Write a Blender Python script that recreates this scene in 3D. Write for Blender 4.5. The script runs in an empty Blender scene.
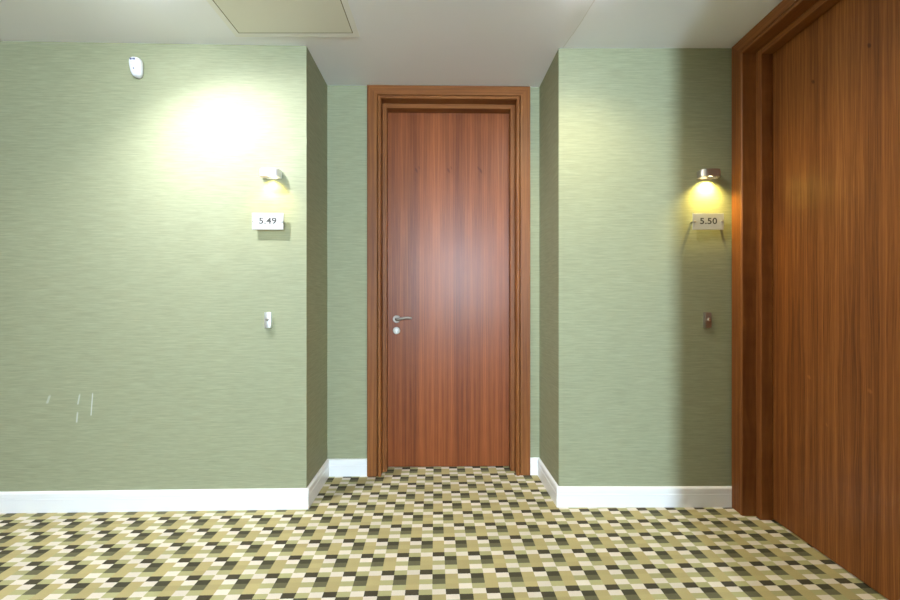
import bpy, bmesh, math
from mathutils import Vector, Matrix

S = bpy.context.scene
C = S.collection
PI = math.pi

# ------------------------------------------------------------------ camera
EYE = 1.162                      # eye height
CEIL = 2.582                     # ceiling height
cam_d = bpy.data.cameras.new('camera')
cam_d.sensor_width = 36.0
cam_d.lens = 16.0
cam_d.clip_start = 0.02
cam = bpy.data.objects.new('camera', cam_d)
cam.location = (0, 0, EYE)
cam.rotation_euler = (PI / 2, 0, 0)
C.objects.link(cam)
S.camera = cam

# ------------------------------------------------------------------ world, light, exposure
w = bpy.data.worlds.new('world'); S.world = w
w.use_nodes = True
w.node_tree.nodes['Background'].inputs[0].default_value = (1.0, 0.72, 0.32, 1)
w.node_tree.nodes['Background'].inputs[1].default_value = 0.20
S.view_settings.view_transform = 'Standard'
S.view_settings.look = 'None'
S.view_settings.exposure = 1.15
S.view_settings.gamma = 1.0
S.view_settings.use_curve_mapping = False

DAYLIGHT = 320.0                  # emission of the corridor window behind the camera
DOWN_LEFT, DOWN_RIGHT, DOWN_FAR = 86.0, 36.0, 15.0
LENS_LEFT, LENS_RIGHT = 120.0, 40.0
DOWN_COLOR = (0.90, 0.93, 1.0)
DOWN_WARM = (1.0, 0.89, 0.62)
PICTURE_LEFT, PICTURE_RIGHT = 3.2, 8.0
PICTURE_COLOR = (1.0, 0.80, 0.22)

# ------------------------------------------------------------------ helpers
def link(o, parent=None):
    C.objects.link(o)
    if parent is not None:
        o.parent = parent
    return o

def tag(o, label=None, cat=None, group=None, kind=None):
    if label: o['label'] = label
    if cat: o['category'] = cat
    if group: o['group'] = group
    if kind: o['kind'] = kind
    return o

def empty(name, loc, rz=0.0):
    o = bpy.data.objects.new(name, None)
    o.empty_display_size = 0.05
    o.location = loc
    o.rotation_euler = (0, 0, rz)
    return link(o)

def obj(name, bm, m, parent=None, smooth=False):
    me = bpy.data.meshes.new(name)
    bmesh.ops.recalc_face_normals(bm, faces=bm.faces)
    bm.to_mesh(me); bm.free()
    me.materials.append(m)
    if smooth:
        for p in me.polygons: p.use_smooth = True
        try: me.set_sharp_from_angle(angle=math.radians(38))
        except Exception: pass
    return link(bpy.data.objects.new(name, me), parent)

def box(bm, x0, x1, y0, y1, z0, z1, bev=0.0, seg=2):
    r = bmesh.ops.create_cube(bm, size=1.0)
    vs = r['verts']
    for v in vs:
        v.co = Vector((x0 + (v.co.x + .5) * (x1 - x0), y0 + (v.co.y + .5) * (y1 - y0), z0 + (v.co.z + .5) * (z1 - z0)))
    if bev > 0:
        es = list({e for v in vs for e in v.link_edges})
        bmesh.ops.bevel(bm, geom=es, offset=bev, segments=seg, affect='EDGES', profile=0.5)

def prism(bm, pts, z0, z1):
    lo = [bm.verts.new((p[0], p[1], z0)) for p in pts]
    hi = [bm.verts.new((p[0], p[1], z1)) for p in pts]
    n = len(pts)
    bm.faces.new(lo); bm.faces.new(hi)
    for i in range(n):
        bm.faces.new((lo[i], lo[(i + 1) % n], hi[(i + 1) % n], hi[i]))

def prism_y(bm, pts, y0, y1):
    """outline in x, z extruded along y"""
    a = [bm.verts.new((p[0], y0, p[1])) for p in pts]
    b = [bm.verts.new((p[0], y1, p[1])) for p in pts]
    n = len(pts)
    bm.faces.new(a); bm.faces.new(b)
    for i in range(n):
        bm.faces.new((a[i], a[(i + 1) % n], b[(i + 1) % n], b[i]))

def lathe(bm, prof, mat=None, seg=32):
    """prof: list of (radius, height) turned about local z, mat then places it"""
    mat = mat or Matrix()
    rings = []
    for r, h in prof:
        if r < 1e-6:
            rings.append([bm.verts.new(mat @ Vector((0, 0, h)))])
        else:
            rings.append([bm.verts.new(mat @ Vector((r * math.cos(2 * PI * k / seg), r * math.sin(2 * PI * k / seg), h))) for k in range(seg)])
    for a, b in zip(rings, rings[1:]):
        for k in range(seg):
            k2 = (k + 1) % seg
            if len(a) == 1: bm.faces.new((a[0], b[k], b[k2]))
            elif len(b) == 1: bm.faces.new((a[k], a[k2], b[0]))
            else: bm.faces.new((a[k], a[k2], b[k2], b[k]))
    if len(rings[0]) > 1: bm.faces.new(rings[0])
    if len(rings[-1]) > 1: bm.faces.new(rings[-1])

OUT = Matrix.Rotation(PI / 2, 4, 'X')      # turned shapes stand out of a wall (towards local -y)
def out_at(x, y, z):
    return Matrix.Translation((x, y, z)) @ OUT

def tube(bm, pts, rad, seg=14):
    pts = [Vector(p) for p in pts]
    rings = []
    up = Vector((0, 0, 1))
    for i, p in enumerate(pts):
        t = (pts[min(i + 1, len(pts) - 1)] - pts[max(i - 1, 0)]).normalized()
        u = up - t * up.dot(t); u.normalize()
        v = t.cross(u)
        r = rad[i] if isinstance(rad, (list, tuple)) else rad
        rings.append([bm.verts.new(p + u * (r * math.cos(2 * PI * k / seg)) + v * (r * math.sin(2 * PI * k / seg))) for k in range(seg)])
    for a, b in zip(rings, rings[1:]):
        for k in range(seg):
            bm.faces.new((a[k], a[(k + 1) % seg], b[(k + 1) % seg], b[k]))
    bm.faces.new(rings[0]); bm.faces.new(rings[-1])

# ------------------------------------------------------------------ materials
class N:
    """small node-graph helper"""
    def __init__(s, name):
        s.m = bpy.data.materials.new(name); s.m.use_nodes = True
        s.t = s.m.node_tree
        s.b = s.t.nodes['Principled BSDF']
    def n(s, kind, **kw):
        x = s.t.nodes.new(kind)
        for k, v in kw.items(): setattr(x, k, v)
        return x
    def put(s, a, sock):
        if isinstance(a, bpy.types.NodeSocket): s.t.links.new(a, sock)
        else: sock.default_value = a
    def math(s, op, a, b=None, c=None):
        x = s.n('ShaderNodeMath', operation=op)
        s.put(a, x.inputs[0])
        if b is not None: s.put(b, x.inputs[1])
        if c is not None: s.put(c, x.inputs[2])
        return x.outputs[0]
    def obj(s):
        x = s.n('ShaderNodeSeparateXYZ')
        s.t.links.new(s.n('ShaderNodeTexCoord').outputs['Object'], x.inputs[0])
        return x.outputs
    def world(s):
        x = s.n('ShaderNodeSeparateXYZ')
        s.t.links.new(s.n('ShaderNodeNewGeometry').outputs['Position'], x.inputs[0])
        return x.outputs
    def vec(s, x, y, z):
        c = s.n('ShaderNodeCombineXYZ')
        for i, a in enumerate((x, y, z)): s.put(a, c.inputs[i])
        return c.outputs[0]
    def noise(s, v, scale=1.0, detail=3.0, rough=0.55, dist=0.0):
        x = s.n('ShaderNodeTexNoise')
        s.put(v, x.inputs['Vector'])
        x.inputs['Scale'].default_value = scale; x.inputs['Detail'].default_value = detail
        x.inputs['Roughness'].default_value = rough; x.inputs['Distortion'].default_value = dist
        return x.outputs['Fac']
    def ramp(s, f, stops, interp='LINEAR'):
        x = s.n('ShaderNodeValToRGB'); x.color_ramp.interpolation = interp
        e = x.color_ramp.elements
        while len(e) < len(stops): e.new(0.5)
        for i, (p, c) in enumerate(stops):
            e[i].position = p
        for i, (p, c) in enumerate(stops):
            e[i].color = (c[0], c[1], c[2], 1)
        s.put(f, x.inputs[0])
        return x.outputs[0]
    def mix(s, f, a, b, mode='MIX'):
        x = s.n('ShaderNodeMix', data_type='RGBA', blend_type=mode)
        s.put(f, x.inputs[0])
        for v, i in ((a, 6), (b, 7)):
            if isinstance(v, bpy.types.NodeSocket): s.t.links.new(v, x.inputs[i])
            else: x.inputs[i].default_value = (v[0], v[1], v[2], 1)
        return x.outputs[2]
    def remap(s, f, a, b, c, d):
        x = s.n('ShaderNodeMapRange'); x.clamp = True
        s.put(f, x.inputs[0])
        for i, v in enumerate((a, b, c, d)): s.put(v, x.inputs[i + 1])
        return x.outputs[0]
    def bump(s, h, strength, dist):
        x = s.n('ShaderNodeBump')
        s.put(h, x.inputs['Height'])
        x.inputs['Strength'].default_value = strength; x.inputs['Distance'].default_value = dist
        s.t.links.new(x.outputs[0], s.b.inputs['Normal'])
    def set(s, **kw):
        for k, v in kw.items():
            k = k.replace('_', ' ')
            if k == 'Base Color' and not isinstance(v, bpy.types.NodeSocket): v = (v[0], v[1], v[2], 1)
            s.put(v, s.b.inputs[k])
        return s.m

def plain(name, col, rough=0.5, metal=0.0, **kw):
    g = N(name)
    return g.set(Base_Color=col, Roughness=rough, Metallic=metal, **kw)

def emitter(name, col, strength):
    g = N(name)
    g.set(Base_Color=(0.8, 0.8, 0.8), Roughness=0.4)
    g.b.inputs['Emission Color'].default_value = (*col, 1)
    g.b.inputs['Emission Strength'].default_value = strength
    return g.m

def mat_wallpaper(name, scuffs=False):
    g = N(name)
    x, y, z = g.world()
    a = g.math('ADD', x, y)
    warp = g.noise(g.vec(g.math('MULTIPLY', a, 2.2), 0, g.math('MULTIPLY', z, 2.0)), 1.0, 2.0)
    zz = g.math('ADD', z, g.math('MULTIPLY', warp, 0.012))
    s1 = g.noise(g.vec(g.math('MULTIPLY', a, 7.0), 0, g.math('MULTIPLY', zz, 130.0)), 1.0, 4.0, 0.65)
    s2 = g.noise(g.vec(g.math('MULTIPLY', a, 16.0), 3.7, g.math('MULTIPLY', zz, 330.0)), 1.0, 3.0, 0.6)
    blot = g.noise(g.vec(a, 1.3, g.math('MULTIPLY', z, 1.4)), 1.6, 3.0)
    f = g.math('ADD', g.math('MULTIPLY', s1, 0.62), g.math('MULTIPLY', s2, 0.38))
    col = g.ramp(f, [(0.28, (0.203, 0.211, 0.122)), (0.5, (0.275, 0.286, 0.172)), (0.72, (0.352, 0.363, 0.230))])
    col = g.mix(g.math('MULTIPLY', blot, 0.30), col, (0.262, 0.262, 0.160))
    if scuffs:
        for (x0, z0, x1, z1, th, st) in ((-1.9701, 0.6492, -1.9793, 0.5252, 0.0018, 0.42), (-2.0396, 0.6441, -2.0504, 0.5863, 0.0026, 0.28), (-2.0514, 0.545, -2.0568, 0.4872, 0.0026, 0.32), (-2.1997, 0.6396, -2.2158, 0.5929, 0.004, 0.2)):
            t = g.remap(z, min(z0, z1), max(z0, z1), 0.0, 1.0)
            xl, xh = (x0, x1) if z0 < z1 else (x1, x0)
            cx = g.math('ADD', xl, g.math('MULTIPLY', t, xh - xl))
            d = g.math('ABSOLUTE', g.math('SUBTRACT', x, cx))
            mx = g.remap(d, th, th * 2.2, 1.0, 0.0)
            mz = g.math('MULTIPLY', g.remap(z, min(z0, z1) - .004, min(z0, z1) + .004, 0.0, 1.0), g.remap(z, max(z0, z1) - .008, max(z0, z1) + .004, 1.0, 0.0))
            col = g.mix(g.math('MULTIPLY', g.math('MULTIPLY', mx, mz), st), col, (0.80, 0.82, 0.85))
    g.bump(f, 0.15, 0.0015)
    return g.set(Base_Color=col, Roughness=0.72)

def mat_wood(name, along='z', leaf=0.0, tint=(1, 1, 1), rough=0.30, offset=0.0, contrast=1.0, figure=False, knots=()):
    """wood grain running along local x, y or z; leaf > 0 gives book-matched veneer leaves of that width"""
    g = N(name)
    x, y, z = g.obj()
    if along == 'z': across, run, deep = x, z, y
    elif along == 'x': across, run, deep = z, x, y
    else: across, run, deep = x, y, z
    a0 = g.math('ADD', across, offset)
    tone = 0.5
    if leaf > 0:
        idx = g.math('FLOOR', g.math('DIVIDE', a0, leaf))
        a = g.math('PINGPONG', a0, leaf)
        wn = g.n('ShaderNodeTexWhiteNoise', noise_dimensions='1D')
        g.put(idx, wn.inputs['W'])
        tone = wn.outputs['Value']
    else:
        a = a0
    wob = g.noise(g.vec(g.math('MULTIPLY', a, 5.0), 0.3, g.math('MULTIPLY', run, 1.1)), 1.0, 3.0)
    aw = g.math('ADD', a, g.math('MULTIPLY', wob, 0.05 if figure else 0.02))
    aw = g.math('ADD', aw, g.math('MULTIPLY', deep, 0.7 if leaf > 0 else 0.12))
    g1 = g.noise(g.vec(g.math('MULTIPLY', aw, 34.0), 1.0, g.math('MULTIPLY', run, 0.55)), 1.0, 4.0, 0.6)
    g2 = g.noise(g.vec(g.math('MULTIPLY', aw, 150.0), 5.0, g.math('MULTIPLY', run, 1.6)), 1.0, 3.0, 0.6)
    g3 = g.noise(g.vec(g.math('MULTIPLY', a, 420.0), 9.0, g.math('MULTIPLY', run, 9.0)), 1.0, 2.0, 0.6)
    big = g.noise(g.vec(g.math('MULTIPLY', a, 6.5), 2.0, g.math('MULTIPLY', run, 0.35)), 1.0, 2.0, 0.5)
    f = g.math('ADD', g.math('MULTIPLY', g1, 0.34), g.math('MULTIPLY', g2, 0.33))
    f = g.math('ADD', f, g.math('MULTIPLY', g3, 0.13))
    f = g.math('ADD', f, g.math('MULTIPLY', big, 0.20))
    if leaf > 0:
        f = g.math('ADD', f, g.math('MULTIPLY', g.math('SUBTRACT', tone, 0.5), 0.05))
    f = g.math('ADD', g.math('MULTIPLY', g.math('SUBTRACT', f, 0.5), contrast), 0.5)
    for (kx, kz, kw, kh, ks) in knots:
        dx = g.math('DIVIDE', g.math('ADD', g.math('SUBTRACT', across, kx), g.math('MULTIPLY', g.math('SUBTRACT', run, kz), 0.35)), kw)
        dz = g.math('DIVIDE', g.math('SUBTRACT', run, kz), kh)
        rr = g.math('ADD', g.math('MULTIPLY', dx, dx), g.math('MULTIPLY', dz, dz))
        f = g.math('SUBTRACT', f, g.remap(rr, 0.1, 1.0, ks, 0.0))
    T = lambda c: tuple(c[i] * tint[i] for i in range(3))
    col = g.ramp(f, [(0.30, T((0.070, 0.021, 0.007))), (0.43, T((0.165, 0.055, 0.017))), (0.54, T((0.255, 0.095, 0.029))), (0.70, T((0.39, 0.170, 0.060)))])
    g.bump(g2, 0.04, 0.001)
    g.b.inputs['Specular IOR Level'].default_value = 0.22
    return g.set(Base_Color=col, Roughness=rough)

def mat_carpet():
    g = N('woven carpet')
    x, y, z = g.world()
    ang = 0.037
    CW, Q = 0.1617 / 3, 0.1177 / 4
    u = g.math('ADD', g.math('MULTIPLY', x, math.cos(ang)), g.math('MULTIPLY', y, math.sin(ang)))
    v = g.math('ADD', g.math('MULTIPLY', x, math.sin(ang)), g.math('MULTIPLY', y, -math.cos(ang)))   # towards the viewer
    # one dark square: centre x .0523, far edge y 1.957
    px, py = 0.0517, 1.9355
    u0 = px * math.cos(ang) + py * math.sin(ang) - CW / 2
    v0 = px * math.sin(ang) - py * math.cos(ang)
    fuzz = g.noise(g.vec(g.math('MULTIPLY', x, 260.0), g.math('MULTIPLY', y, 260.0), 0), 1.0, 2.0)
    fz = g.math('MULTIPLY', g.math('SUBTRACT', fuzz, 0.5), 0.0035)
    ui = g.math('DIVIDE', g.math('ADD', g.math('SUBTRACT', u, u0), fz), CW)
    i = g.math('FLOOR', ui)
    vv = g.math('DIVIDE', g.math('ADD', g.math('SUBTRACT', v, v0), fz), Q)
    s = g.math('FLOORED_MODULO', g.math('ADD', g.math('ADD', vv, g.math('MULTIPLY', i, 4.0)), 5.0), 12.0)
    cell = g.math('FLOOR', g.math('ADD', vv, g.math('MULTIPLY', i, 4.0)))
    SS, CR, KH, D1, D2, TN = (0.050, 0.040, 0.018), (0.66, 0.59, 0.49), (0.37, 0.35, 0.165), (0.048, 0.042, 0.018), (0.115, 0.106, 0.052), (0.41, 0.34, 0.150)
    order = [SS, CR, KH, CR, KH, D1, D2, KH, CR, TN, TN, TN]
    stops = []
    for k, c in enumerate(order):
        if stops and stops[-1][1] == c: continue
        stops.append((k / 12.0, c))
    col = g.ramp(g.math('DIVIDE', s, 12.0), stops, 'CONSTANT')
    wn = g.n('ShaderNodeTexWhiteNoise', noise_dimensions='2D')
    g.put(g.vec(i, cell, 0), wn.inputs['Vector'])
    pile = g.noise(g.vec(g.math('MULTIPLY', x, 420.0), g.math('MULTIPLY', y, 420.0), 0), 1.0, 2.0)
    wear = g.noise(g.vec(x, y, 0), 1.7, 3.0)
    k = g.math('ADD', g.math('MULTIPLY', wn.outputs['Value'], 0.16), g.math('MULTIPLY', pile, 0.55))
    k = g.math('ADD', k, g.math('MULTIPLY', wear, 0.25))
    k = g.math('ADD', k, 0.52)
    col = g.mix(1.0, col, g.vec(k, k, k), 'MULTIPLY')
    g.bump(pile, 0.6, 0.004)
    return g.set(Base_Color=col, Roughness=0.95)

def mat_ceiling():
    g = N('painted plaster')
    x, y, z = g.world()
    col = g.mix(g.noise(g.vec(x, y, 0), 2.2, 3.0), (0.84, 0.845, 0.90), (0.87, 0.875, 0.93))  # white tinted blue to offset green bounce, standing in for cooler light
    # hairline crack running out of the pier's corner
    t = g.remap(y, 1.70, 2.25, 0.0, 1.0)
    bend = g.math('MULTIPLY', g.math('MULTIPLY', t, t), -0.055)
    cx = g.math('ADD', g.math('ADD', 0.690, bend), g.math('MULTIPLY', g.math('SUBTRACT', g.noise(g.vec(0, g.math('MULTIPLY', y, 14.0), 0)), 0.5), 0.012))
    d = g.math('ABSOLUTE', g.math('SUBTRACT', x, cx))
    m = g.math('MULTIPLY', g.remap(d, 0.0012, 0.004, 1.0, 0.0), g.remap(y, 1.70, 1.75, 0.0, 0.35))
    col = g.mix(m, col, (0.42, 0.37, 0.30))
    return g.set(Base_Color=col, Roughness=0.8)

def mat_brushed(name, col, rough):
    g = N(name)
    x, y, z = g.obj()
    n = g.noise(g.vec(g.math('MULTIPLY', x, 60.0), g.math('MULTIPLY', y, 60.0), g.math('MULTIPLY', z, 900.0)), 1.0, 2.0)
    g.set(Base_Color=col, Metallic=1.0)
    return g.set(Roughness=g.remap(n, 0.2, 0.8, rough - 0.07, rough + 0.1))

M_wall = mat_wallpaper('green grasscloth')
M_wall_left = mat_wallpaper('green grasscloth with scuffs', True)
M_carpet = mat_carpet()
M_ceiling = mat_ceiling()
M_white = plain('white gloss paint', (0.80, 0.80, 0.80), 0.35)
M_door = mat_wood('veneered door', 'z', leaf=0.1115, tint=(0.92, 0.68, 0.57), rough=0.37, offset=0.42, contrast=1.2,
                  knots=((-.223, 2.06, .010, .022, .10), (-.205, 2.08, .007, .015, .08), (0, 2.06, .010, .022, .10), (.018, 2.08, .007, .015, .08), (.223, 2.06, .010, .022, .10), (.205, 2.08, .007, .015, .08)))
M_door.node_tree.nodes['Principled BSDF'].inputs['Specular IOR Level'].default_value = 0.26
M_door_right = mat_wood('figured door veneer', 'z', leaf=0.135, tint=(1.0, 0.94, 0.74), rough=0.38, offset=0.13, contrast=1.35, figure=True,
                        knots=((-.170, 2.183, .009, .014, .16), (.087, 2.189, .009, .014, .16), (-.19, .797, .011, .012, -.10), (.09, .795, .011, .012, -.10), (-.10, .60, .006, .01, -.08)))
M_jamb_v = mat_wood('upright walnut', 'z', tint=(0.90, 0.84, 0.70), rough=0.42, contrast=1.15)
M_jamb_h = mat_wood('level walnut', 'x', tint=(0.90, 0.84, 0.70), rough=0.42, contrast=1.15)
M_steel = mat_brushed('satin steel', (0.55, 0.52, 0.48), 0.38)
M_handle = mat_brushed('dark handle steel', (0.34, 0.31, 0.275), 0.55)  # darkened and roughened to hold down the window's reflection
M_alu = mat_brushed('bright satin metal', (0.86, 0.86, 0.88), 0.42)
M_chrome = plain('polished chrome', (0.85, 0.85, 0.85), 0.12, 1.0)
M_steel_dark = mat_brushed('dull steel', (0.46, 0.43, 0.40), 0.42)
M_dark = plain('dark slot', (0.02, 0.02, 0.02), 0.6)
M_plate = plain('frosted acrylic', (0.48, 0.48, 0.47), 0.45)
M_ink = plain('grey print', (0.05, 0.048, 0.045), 0.8)
M_plastic = plain('white plastic', (0.70, 0.71, 0.76), 0.35)
M_print = plain('dark print', (0.10, 0.10, 0.22), 0.5)
M_hatch = plain('cream paint', (0.76, 0.74, 0.66), 0.6)
M_hatch_frame = plain('pale cream paint', (0.83, 0.82, 0.80), 0.6)
M_grey = plain('plain corridor paint', (0.60, 0.59, 0.52), 0.7)
M_lens = emitter('warm lamp lens', (1.0, 0.86, 0.55), 5.0)
M_lens_left = emitter('cool downlight dome', (0.90, 0.95, 1.0), LENS_LEFT)
M_lens_right = emitter('downlight dome', (0.95, 0.97, 1.0), LENS_RIGHT)
M_sky = emitter('daylit pane', (0.64, 0.83, 1.0), DAYLIGHT)

# ------------------------------------------------------------------ plan of the place
P0 = Vector((-2.467, 2.193)); P1 = Vector((-.802, 2.235)); P2 = Vector((-.8118, 2.6466))
P3 = Vector((.596, 2.670)); P4 = Vector((.6132, 2.2565)); P5 = Vector((1.5965, 2.2565))
PL = P1 + (P0 - P1) * (5.2 / (P1 - P0).length * 0.72)          # left wall carried on past the frame
BACK = 3.05
TH = math.atan2(P1.y - P0.y, P1.x - P0.x)                       # left wall
TR = math.atan2(P3.y - P2.y, P3.x - P2.x)                       # rear wall of the recess
RD = Vector((-.025, -1)).normalized()
TW = math.atan2(RD.y, RD.x)                                     # right wall: local x runs towards the camera
PR = P5 + RD * 2.26                                             # its near end

def along(p, ang, s, out=0.0):
    """point s along a wall starting at p, standing out from it into the room"""
    return Vector((p.x + math.cos(ang) * s + math.sin(ang) * out, p.y + math.sin(ang) * s - math.cos(ang) * out))

def struct(name, bm, m, label, cat, parent=None):
    o = obj(name, bm, m, parent)
    return tag(o, label, cat, kind='structure')

XL, YB = PL.x, -5.0
bm = bmesh.new(); box(bm, XL - .1, 2.3, YB - .2, BACK, -0.12, 0.0)
struct('floor', bm, M_carpet, 'checked carpet floor in cream, olive and dark brown rectangles', 'floor')
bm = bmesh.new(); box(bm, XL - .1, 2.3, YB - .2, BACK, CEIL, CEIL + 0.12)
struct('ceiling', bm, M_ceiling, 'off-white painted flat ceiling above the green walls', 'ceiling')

bm = bmesh.new(); prism(bm, [PL, P1, P2, (P2.x, BACK), (PL.x, BACK)], 0, CEIL)
struct('wall_left', bm, M_wall_left, 'green grasscloth wall left of the recessed door, carrying the room sign 5.49', 'wall')
bm = bmesh.new(); prism(bm, [P3, P4, P5, (P5.x, BACK), (P3.x, BACK)], 0, CEIL)
struct('wall_front', bm, M_wall, 'green grasscloth wall between the recess and the right door, carrying the room sign 5.50', 'wall')

# door opening sizes shared by both frames
OH, OZ = 0.4475, 2.490          # half width and head height of the opening inside the casing
CASE = 0.093
# rear wall of the recess, a panel with a doorway, in its own frame
DC = 0.8045                     # door centre along the rear wall
LEN = (P3 - P2).length
bm = bmesh.new()
prism_y(bm, [(0, 0), (DC - OH - .02, 0), (DC - OH - .02, OZ + .02), (DC + OH + .02, OZ + .02), (DC + OH + .02, 0), (LEN, 0), (LEN, CEIL), (0, CEIL)], 0, 0.16)
o = struct('wall_rear', bm, M_wall, 'green grasscloth strip of wall around the recessed door', 'wall')
o.location = (P2.x, P2.y, 0); o.rotation_euler = (0, 0, TR)

RC = 0.012 + CASE + OH          # right door centre along the right wall
RL = (PR - P5).length
bm = bmesh.new()
prism_y(bm, [(-.02, 0), (RC - OH - .02, 0), (RC - OH - .02, OZ + .02), (RC + OH + .02, OZ + .02), (RC + OH + .02, 0), (RL, 0), (RL, CEIL), (-.02, CEIL)], 0, 0.18)
o = struct('wall_right', bm, M_wall, 'green side wall around the large right-hand door', 'wall')
o.location = (P5.x, P5.y, 0); o.rotation_euler = (0, 0, TW)

# the corridor behind the camera (out of the frame): side walls of a passage with a narrow window at its end
bm = bmesh.new(); box(bm, 1.003, 2.25, YB, 0.0, 0, CEIL)  # wall inferred from its shadow edge; wood finish added for darker, warmer bounce
struct('wall_passage_right', bm, M_jamb_v, 'unseen wall of the passage behind the viewer, right side, dark wood added for warmer bounce', 'wall')
bm = bmesh.new(); box(bm, XL, -1.75, -0.2, 0.0, 0, CEIL); box(bm, -1.95, -1.75, YB, -0.2, 0, CEIL)
struct('wall_passage_left', bm, M_wall, 'green wall of the corridor behind the viewer, left side', 'wall')
WX0, WX1, WZ0, WZ1 = 0.30, 0.53, 1.3, 2.45
bm = bmesh.new()
prism_y(bm, [(-1.95, 0), (1.1, 0), (1.1, CEIL), (-1.95, CEIL)], YB - .14, YB - .04)
struct('wall_end', bm, M_grey, 'pale end wall of the passage behind the viewer', 'wall')
bm = bmesh.new()
box(bm, WX0 - .06, WX0, YB - .06, YB + .02, WZ0 - .06, WZ1 + .06); box(bm, WX1, WX1 + .06, YB - .06, YB + .02, WZ0 - .06, WZ1 + .06)
box(bm, WX0, WX1, YB - .06, YB + .02, WZ0 - .06, WZ0); box(bm, WX0, WX1, YB - .06, YB + .02, WZ1, WZ1 + .06)
wf = struct('window_1', bm, M_white, 'narrow white-framed window at the end of the passage', 'window')
bm = bmesh.new(); box(bm, WX0, WX1, YB - .04, YB - .02, WZ0, WZ1)
obj('window_pane', bm, M_sky, wf)

# ------------------------------------------------------------------ baseboards
BB = [(a_, b_ * .915) for a_, b_ in [(0, 0), (.016, 0), (.016, .079), (.0125, .081), (.0125, .0835), (.0155, .085), (.0155, .112), (.012, .119), (.006, .122), (0, .122)]]
def baseboard(name, a, b, prev, nxt, label):
    """a length of skirting from a to b, mitred against its neighbours; the room lies to the right of a -> b"""
    def miter(p, q0, q1):
        n0 = None if q0 is None else Vector(((p - q0).y, -(p - q0).x)).normalized()
        n1 = None if q1 is None else Vector(((q1 - p).y, -(q1 - p).x)).normalized()
        if n0 is None: return n1
        if n1 is None: return n0
        m = n0 + n1
        return m / (1 + n0.dot(n1))
    ma, mb = miter(a, prev, b), miter(b, a, nxt)
    bm = bmesh.new()
    ra = [bm.verts.new((a.x + ma.x * o_, a.y + ma.y * o_, z_)) for o_, z_ in BB]
    rb = [bm.verts.new((b.x + mb.x * o_, b.y + mb.y * o_, z_)) for o_, z_ in BB]
    n = len(BB)
    for i in range(n): bm.faces.new((ra[i], ra[(i + 1) % n], rb[(i + 1) % n], rb[i]))
    bm.faces.new(ra); bm.faces.new(rb)
    struct(name, bm, M_white, label, 'baseboard')
CL = along(P2, TR, DC - OH - CASE); CR_ = along(P2, TR, DC + OH + CASE)
baseboard('baseboard_left', PL, P1, None, P2, 'long white baseboard under the left wall')
baseboard('baseboard_left_return', P1, P2, PL, CL, 'white baseboard on the left side of the recess')
baseboard('baseboard_rear_left', P2, CL, P1, None, 'short white baseboard left of the recessed door frame')
baseboard('baseboard_rear_right', CR_, P3, None, P4, 'tiny white baseboard right of the recessed door frame')
baseboard('baseboard_right_return', P3, P4, CR_, P5, 'white baseboard on the right side of the recess')
baseboard('baseboard_right', P4, P5, P3, None, 'white baseboard between the recess and the right door frame')

# ------------------------------------------------------------------ door frames and doors
def door_frame(name, origin, ang, c, stop_w, stop_d, label):
    """wooden frame in the wall's own axes: x along it, y into it"""
    r = empty(name, (origin.x, origin.y, 0), ang)
    tag(r, label, 'door frame', kind='structure')
    top = CEIL - .002
    for s in (-1, 1):
        X = lambda d: c + s * d
        bm = bmesh.new()                                         # upright casing: flat face, groove, raised bead; mitred at the head
        prof = [(OH, .0), (OH, -.020), (OH + .006, -.024), (OH + .016, -.024), (OH + .022, -.018), (OH + .0245, -.004), (OH + .027, -.018), (OH + CASE - .004, -.018), (OH + CASE, -.014), (OH + CASE, .0)]
        lo = [bm.verts.new((X(d), y, 0)) for d, y in prof]
        hi = [bm.verts.new((X(d), y, OZ + (d - OH) * (top - OZ) / CASE)) for d, y in prof]
        n = len(prof)
        for i in range(n): bm.faces.new((lo[i], lo[(i + 1) % n], hi[(i + 1) % n], hi[i]))
        bm.faces.new(lo); bm.faces.new(hi)
        obj('casing', bm, M_jamb_v, r)
        bm = bmesh.new()                                         # upright jamb lining and the stop on it
        x0, x1 = sorted((X(OH), X(OH + .02))); box(bm, x0, x1, 0.0, .155, 0, OZ + .02)
        obj('jamb', bm, M_jamb_v, r)
        bm = bmesh.new()
        x0, x1 = sorted((X(OH - stop_w), X(OH))); box(bm, x0, x1, .049, .049 + stop_d, 0, OZ, .002, 1)
        obj('door_stop', bm, M_jamb_v, r)
    bm = bmesh.new()
    k = (top - OZ) / CASE
    prof = [(0, .0), (0, -.020), (.006, -.024), (.016, -.024), (.022, -.018), (.0245, -.004), (.027, -.018), (CASE - .004, -.018), (CASE, -.014), (CASE, .0)]
    a = [bm.verts.new((c - OH - d, y, OZ + d * k)) for d, y in prof]
    b = [bm.verts.new((c + OH + d, y, OZ + d * k)) for d, y in prof]
    n = len(prof)
    for i in range(n): bm.faces.new((a[i], a[(i + 1) % n], b[(i + 1) % n], b[i]))
    bm.faces.new(a); bm.faces.new(b)
    obj('casing_head', bm, M_jamb_h, r)
    bm = bmesh.new(); box(bm, c - OH, c + OH, 0.0, .155, OZ, OZ + .02); obj('jamb_head', bm, M_jamb_h, r)
    bm = bmesh.new(); box(bm, c - OH + stop_w, c + OH - stop_w, .049, .049 + stop_d, OZ - .031, OZ, .002, 1); obj('door_stop_head', bm, M_jamb_h, r)
    return r

door_frame('trim_1', P2, TR, DC, .028, .066, 'brown wooden frame around the recessed door')
door_frame('trim_2', P5, TW, RC, .041, .060, 'dark brown wooden frame around the right-hand door')

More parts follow.
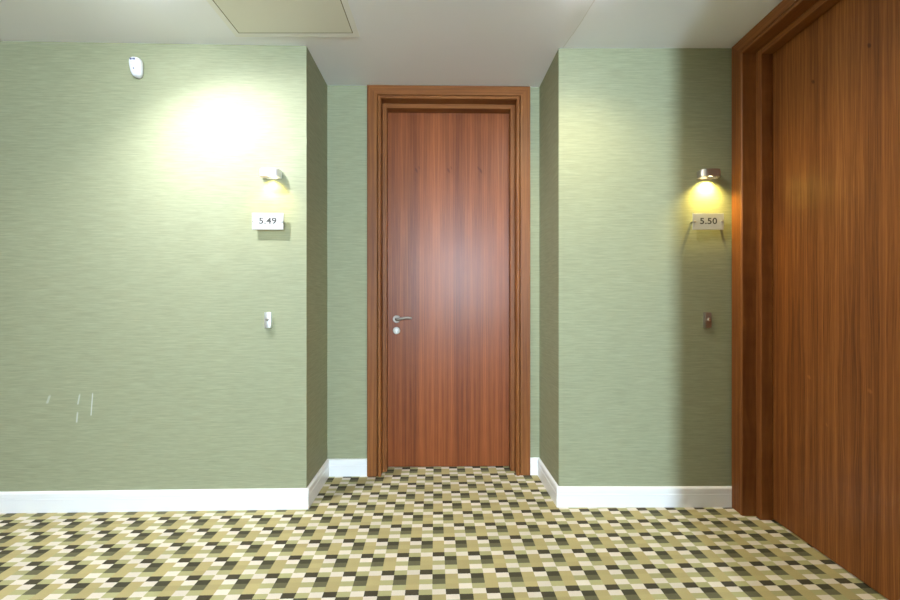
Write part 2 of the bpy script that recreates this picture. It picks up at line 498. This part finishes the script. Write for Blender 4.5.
# recessed door
d1 = empty('door_1', (*along(P2, TR, DC, -.117), 0), TR)
tag(d1, 'closed reddish-brown wooden door with a steel lever handle, in the recess', 'door', kind='structure')
bm = bmesh.new(); box(bm, -OH + .004, OH - .004, 0, .044, .006, OZ - .006, .0015, 1)
obj('door_leaf', bm, M_door, d1)
hx, hz = -0.360, 1.030
bm = bmesh.new()
L = [Vector((hx, -.004, hz)), Vector((hx, -.030, hz)), Vector((hx + .003, -.043, hz)), Vector((hx + .012, -.050, hz)), Vector((hx + .030, -.052, hz + .004)),
     Vector((hx + .055, -.052, hz + .009)), Vector((hx + .080, -.052, hz + .011)), Vector((hx + .098, -.050, hz + .009)), Vector((hx + .107, -.048, hz + .007))]
tube(bm, L, [.0105, .0105, .0105, .0105, .010, .009, .0085, .008, .006])
hd = obj('door_handle', bm, M_handle, d1, True); tag(hd, 'steel lever handle')
bm = bmesh.new(); lathe(bm, [(.0265, 0), (.0265, .006), (.024, .009), (.0, .0095)], out_at(hx, 0, hz)); obj('handle_rose', bm, M_handle, hd, True)
bm = bmesh.new(); lathe(bm, [(.0255, 0), (.0255, .006), (.023, .009), (.0, .0095)], out_at(hx, 0, hz - .079))
es = obj('lock_escutcheon', bm, M_handle, d1, True); tag(es, 'round steel lock plate below the handle')
bm = bmesh.new(); box(bm, hx - .004, hx + .004, -.0115, -.008, hz - .079 - .014, hz - .079 + .006); lathe(bm, [(.0085, 0), (.0085, .003)], out_at(hx, -.0085, hz - .079 + .005))
obj('key_cylinder', bm, M_steel_dark, es)

# right-hand door
d2 = empty('door_2', (*along(P5, TW, RC, -.111), 0), TW)
tag(d2, 'large closed brown wooden door on the right side wall', 'door', kind='structure')
bm = bmesh.new(); box(bm, -OH + .004, OH - .004, 0, .044, .006, OZ - .006, .0015, 1)
obj('door_leaf', bm, M_door_right, d2)

# ------------------------------------------------------------------ access hatch in the ceiling
h = empty('access_hatch', (-.8185, 1.82, CEIL))
tag(h, 'square cream access hatch set in the ceiling', 'hatch')
bm = bmesh.new(); box(bm, -.2995, .2995, -.2995, .2995, -.004, -.0005, .0006, 1); obj('hatch_panel', bm, M_hatch, h)
bm = bmesh.new()
for a0, a1, b0, b1 in ((-.333, .333, -.333, -.304), (-.333, .333, .304, .333), (-.333, -.304, -.304, .304), (.304, .333, -.304, .304)):
    box(bm, a0, a1, b0, b1, -.004, -.0003)
obj('hatch_frame', bm, M_hatch_frame, h)
bm = bmesh.new()
for a0, a1, b0, b1 in ((-.304, .304, -.304, -.2995), (-.304, .304, .2995, .304), (-.304, -.2995, -.2995, .2995), (.2995, .304, -.2995, .2995)):
    box(bm, a0, a1, b0, b1, -.0036, -.0002)
obj('hatch_gap', bm, plain('gap', (0.16, 0.13, 0.07), 0.8), h)

# ------------------------------------------------------------------ wall fittings
def on_wall(name, p, ang, s, z):
    return empty(name, (*along(p, ang, s), z), ang)

def at_px(p, ang, px, py):
    """where the sight line through a spot of the photograph meets a wall: s along the wall and height"""
    t = (px - 450) / 400.0                                       # x = t*y
    c, sn = math.cos(ang), math.sin(ang)
    s = (t * p.y - p.x) / (c - t * sn)
    y = p.y + s * sn
    return s, EYE + (300 - py) / 400.0 * y

def spot(name, loc, parent, energy, col, size, blend, radius, rot=(0, 0, 0)):
    l = bpy.data.lights.new(name, 'SPOT')
    l.energy = energy; l.color = col; l.spot_size = math.radians(size); l.spot_blend = blend; l.shadow_soft_size = radius
    o = bpy.data.objects.new(name, l); o.location = loc; o.rotation_euler = rot
    return link(o, parent)

def picture_light(p, ang, s, z, m, energy, label):
    r = on_wall('picture_light', p, ang, s, z)
    tag(r, label, 'wall light', 'picture lights above the room signs')
    bm = bmesh.new(); box(bm, -.030, .030, -.006, 0, -.022, .022, .002, 1); obj('backplate', bm, m, r)
    # D-shaped shade, open underneath, with its mouth facing the sign
    bm = bmesh.new()
    W_, D_, H0, H1 = .056, .060, -.019, .021
    n = 20
    ol = [(-W_, -.005)] + [(-W_ * math.copysign(abs(math.cos(PI * k / n)) ** .55, math.cos(PI * k / n)), -.012 - (D_ - .012) * math.sin(PI * k / n) ** .6) for k in range(n + 1)] + [(W_, -.005)]
    il = [(x * .92, min(-.008, y * .94 - .001)) for x, y in ol]
    def ring(pts, zz): return [bm.verts.new((x, y, zz)) for x, y in pts]
    o0, o1, i0, i1 = ring(ol, H0), ring(ol, H1), ring(il, H0), ring(il, H0 + .012)
    k_ = len(ol)
    for i in range(k_):
        j = (i + 1) % k_
        bm.faces.new((o0[i], o0[j], o1[j], o1[i])); bm.faces.new((o0[i], i0[i], i0[j], o0[j])); bm.faces.new((i0[i], i1[i], i1[j], i0[j]))
    bm.faces.new(o1); bm.faces.new(i1)
    obj('lamp_shade', bm, m, r, True)
    bm = bmesh.new(); lathe(bm, [(.0, .0), (.010, .001), (.011, .004), (.011, .009)], Matrix.Translation((0, -.043, H0 + .0035)))
    lens = obj('lamp_lens', bm, M_lens, r, True); tag(lens, 'glowing warm lens')
    spot('lamp_light', (0, -.043, H0), r, energy, PICTURE_COLOR, 128, 1.0, .010, (math.radians(16), 0, 0))
    return r

def text_mesh(name, s, size, m, parent, loc):
    cu = bpy.data.curves.new(name, 'FONT')
    cu.body = s; cu.size = size; cu.align_x = 'CENTER'; cu.align_y = 'CENTER'; cu.extrude = .0001; cu.offset = .0009; cu.space_character = 1.05
    t = bpy.data.objects.new(name, cu); C.objects.link(t)
    dg = bpy.context.evaluated_depsgraph_get()
    me = bpy.data.meshes.new_from_object(t.evaluated_get(dg))
    bpy.data.objects.remove(t)
    me.materials.clear(); me.materials.append(m)
    o = bpy.data.objects.new(name, me); o.location = loc; o.rotation_euler = (PI / 2, 0, 0); o.scale = (1.16, 1.0, 1.0)
    return link(o, parent)

def room_sign(p, ang, s, z, txt, label):
    r = on_wall('room_sign', p, ang, s, z)
    tag(r, label, 'sign', 'room number signs')
    bm = bmesh.new(); box(bm, -.086, .086, -.030, -.025, -.046, .046, .001, 1); obj('sign_plate', bm, M_plate, r)
    t = text_mesh('room_number', txt, .047, M_ink, r, (0, -.0302, .001))
    for sx in (-1, 1):
        bm = bmesh.new(); lathe(bm, [(.0045, 0), (.0045, .030), (.0065, .030), (.0065, .033), (.004, .0345), (0, .0345)], out_at(sx * .077, 0, 0), 20)
        obj('standoff', bm, M_steel_dark, r, True)
    return r

def bell(p, ang, s, z, m, mb, label):
    r = on_wall('doorbell', p, ang, s, z)
    tag(r, label, 'doorbell', 'doorbell buttons below the room signs')
    bm = bmesh.new(); box(bm, -.0175, .0175, -.021, 0, -.043, .043, .002, 2); obj('bell_housing', bm, m, r, True)
    bm = bmesh.new(); lathe(bm, [(.0095, 0), (.0095, .003), (.0075, .003), (.0075, .006), (.006, .009), (.003, .0105), (0, .011)], out_at(0, -.021, .004), 24)
    obj('push_button', bm, mb, r, True)
    return r

s_, z_ = at_px(P0, TH, 272.3, 175.3); picture_light(P0, TH, s_, z_, M_alu, PICTURE_LEFT, 'small chrome wall lamp shining down on the room sign 5.49')
s_, z_ = at_px(P4, 0, 706.0, 175.8); picture_light(P4, 0, s_, z_, M_steel, PICTURE_RIGHT, 'small steel wall lamp shining down on the room sign 5.50')
s_, z_ = at_px(P0, TH, 270, 222.3); room_sign(P0, TH, s_, z_, '5.49', 'white room number sign reading 5.49 on the left wall')
s_, z_ = at_px(P4, 0, 705, 222.5); room_sign(P4, 0, s_, z_, '5.50', 'white room number sign reading 5.50 beside the right door')
s_, z_ = at_px(P0, TH, 269, 320); bell(P0, TH, s_, z_, M_alu, M_steel_dark, 'bright metal doorbell on the left wall below the room sign 5.49')
s_, z_ = at_px(P4, 0, 706, 320); bell(P4, 0, s_, z_, M_steel_dark, M_chrome, 'dull metal doorbell below the room sign 5.50, near the right door')

# white wall sensor, its head leaning out from the wall
s_, z_ = at_px(P0, TH, 139.5, 69.8)
r = on_wall('wall_sensor', P0, TH, s_, z_)
tag(r, 'white rounded plastic sensor high up on the left wall', 'sensor')
bm = bmesh.new()
NS, NK = 20, 28
rings = []
for i in range(NS + 1):
    t = -1 + 2 * i / NS
    prof = max(0.0, 1 - abs(t) ** 3.0) ** (1 / 2.8)
    zc = .051 * t
    wd = (.031 + .002 * t) * prof
    dp = (.045 + .014 * t) * (.35 + .65 * prof)
    if prof < .02: wd = max(wd, .004)
    ring = []
    for k in range(NK):
        a = 2 * PI * k / NK
        cx, cy = math.cos(a), math.sin(a)
        x = wd * math.copysign(abs(cx) ** .8, cx)
        y = -dp / 2 + dp / 2 * math.copysign(abs(cy) ** .7, cy)
        ring.append(bm.verts.new((x, min(y, -.0005), zc)))
    rings.append(ring)
for a, b in zip(rings, rings[1:]):
    for k in range(NK): bm.faces.new((a[k], a[(k + 1) % NK], b[(k + 1) % NK], b[k]))
bm.faces.new(rings[0]); bm.faces.new(rings[-1])
body = obj('sensor_body', bm, M_plastic, r, True)
def front(z): 
    t = z / .051
    return -(.045 + .014 * t) * (.35 + .65 * max(0.0, 1 - abs(t) ** 3.0) ** (1 / 2.8))
bm = bmesh.new(); box(bm, -.014, -.004, front(.031) - .0035, front(.031) + .006, .026, .036, .001, 1); box(bm, .000, .014, front(.031) - .0030, front(.031) + .006, .027, .035, .001, 1)
obj('sensor_window', bm, M_print, r)
bm = bmesh.new()
for zz in (.017, .002):
    box(bm, -.012, .008, front(zz) - .0008, front(zz) + .004, zz - .0015, zz + .0015)
obj('printed_lines', bm, plain('pale print', (0.55, 0.56, 0.68), 0.5), r)
bm = bmesh.new(); lathe(bm, [(.004, 0), (.004, .006), (.0, .0065)], out_at(-.001, front(-.014) + .005, -.014), 16); obj('sensor_dot', bm, M_print, r)

# ------------------------------------------------------------------ recessed ceiling downlights (their fittings lie just above the frame; the far one is added)
def downlight(x, y, energy, col, size, blend, tilt, lens_m, label):
    r = empty('downlight', (x, y, CEIL))
    tag(r, label, 'ceiling light', 'ceiling downlights')
    bm = bmesh.new(); lathe(bm, [(.072, -.0005), (.072, -.004), (.064, -.006), (.060, -.003), (.060, -.0008)], None, 40); obj('trim_ring', bm, M_white, r, True)
    bm = bmesh.new(); lathe(bm, [(.058, -.0006), (.057, -.008), (.050, -.019), (.032, -.027), (0, -.030)], None, 32); obj('light_lens', bm, lens_m, r, True)
    spot('downlight_beam', (0, 0, -.034), r, energy, col, size, blend, .03, (0, math.radians(-tilt), 0))
downlight(-1.41, 1.67, DOWN_LEFT, DOWN_COLOR, 158, .85, 18, M_lens_left, 'round ceiling downlight over the left wall near the hatch')
downlight(.63, 1.75, DOWN_RIGHT, DOWN_WARM, 148, .9, 0, M_lens_right, 'round ceiling downlight in front of the recess corner')
downlight(-3.6, 1.2, DOWN_FAR, DOWN_WARM, 150, .8, 0, M_lens_right, 'added ceiling downlight far along the left corridor, out of view')  # unseen lamp added to light the left of the corridor
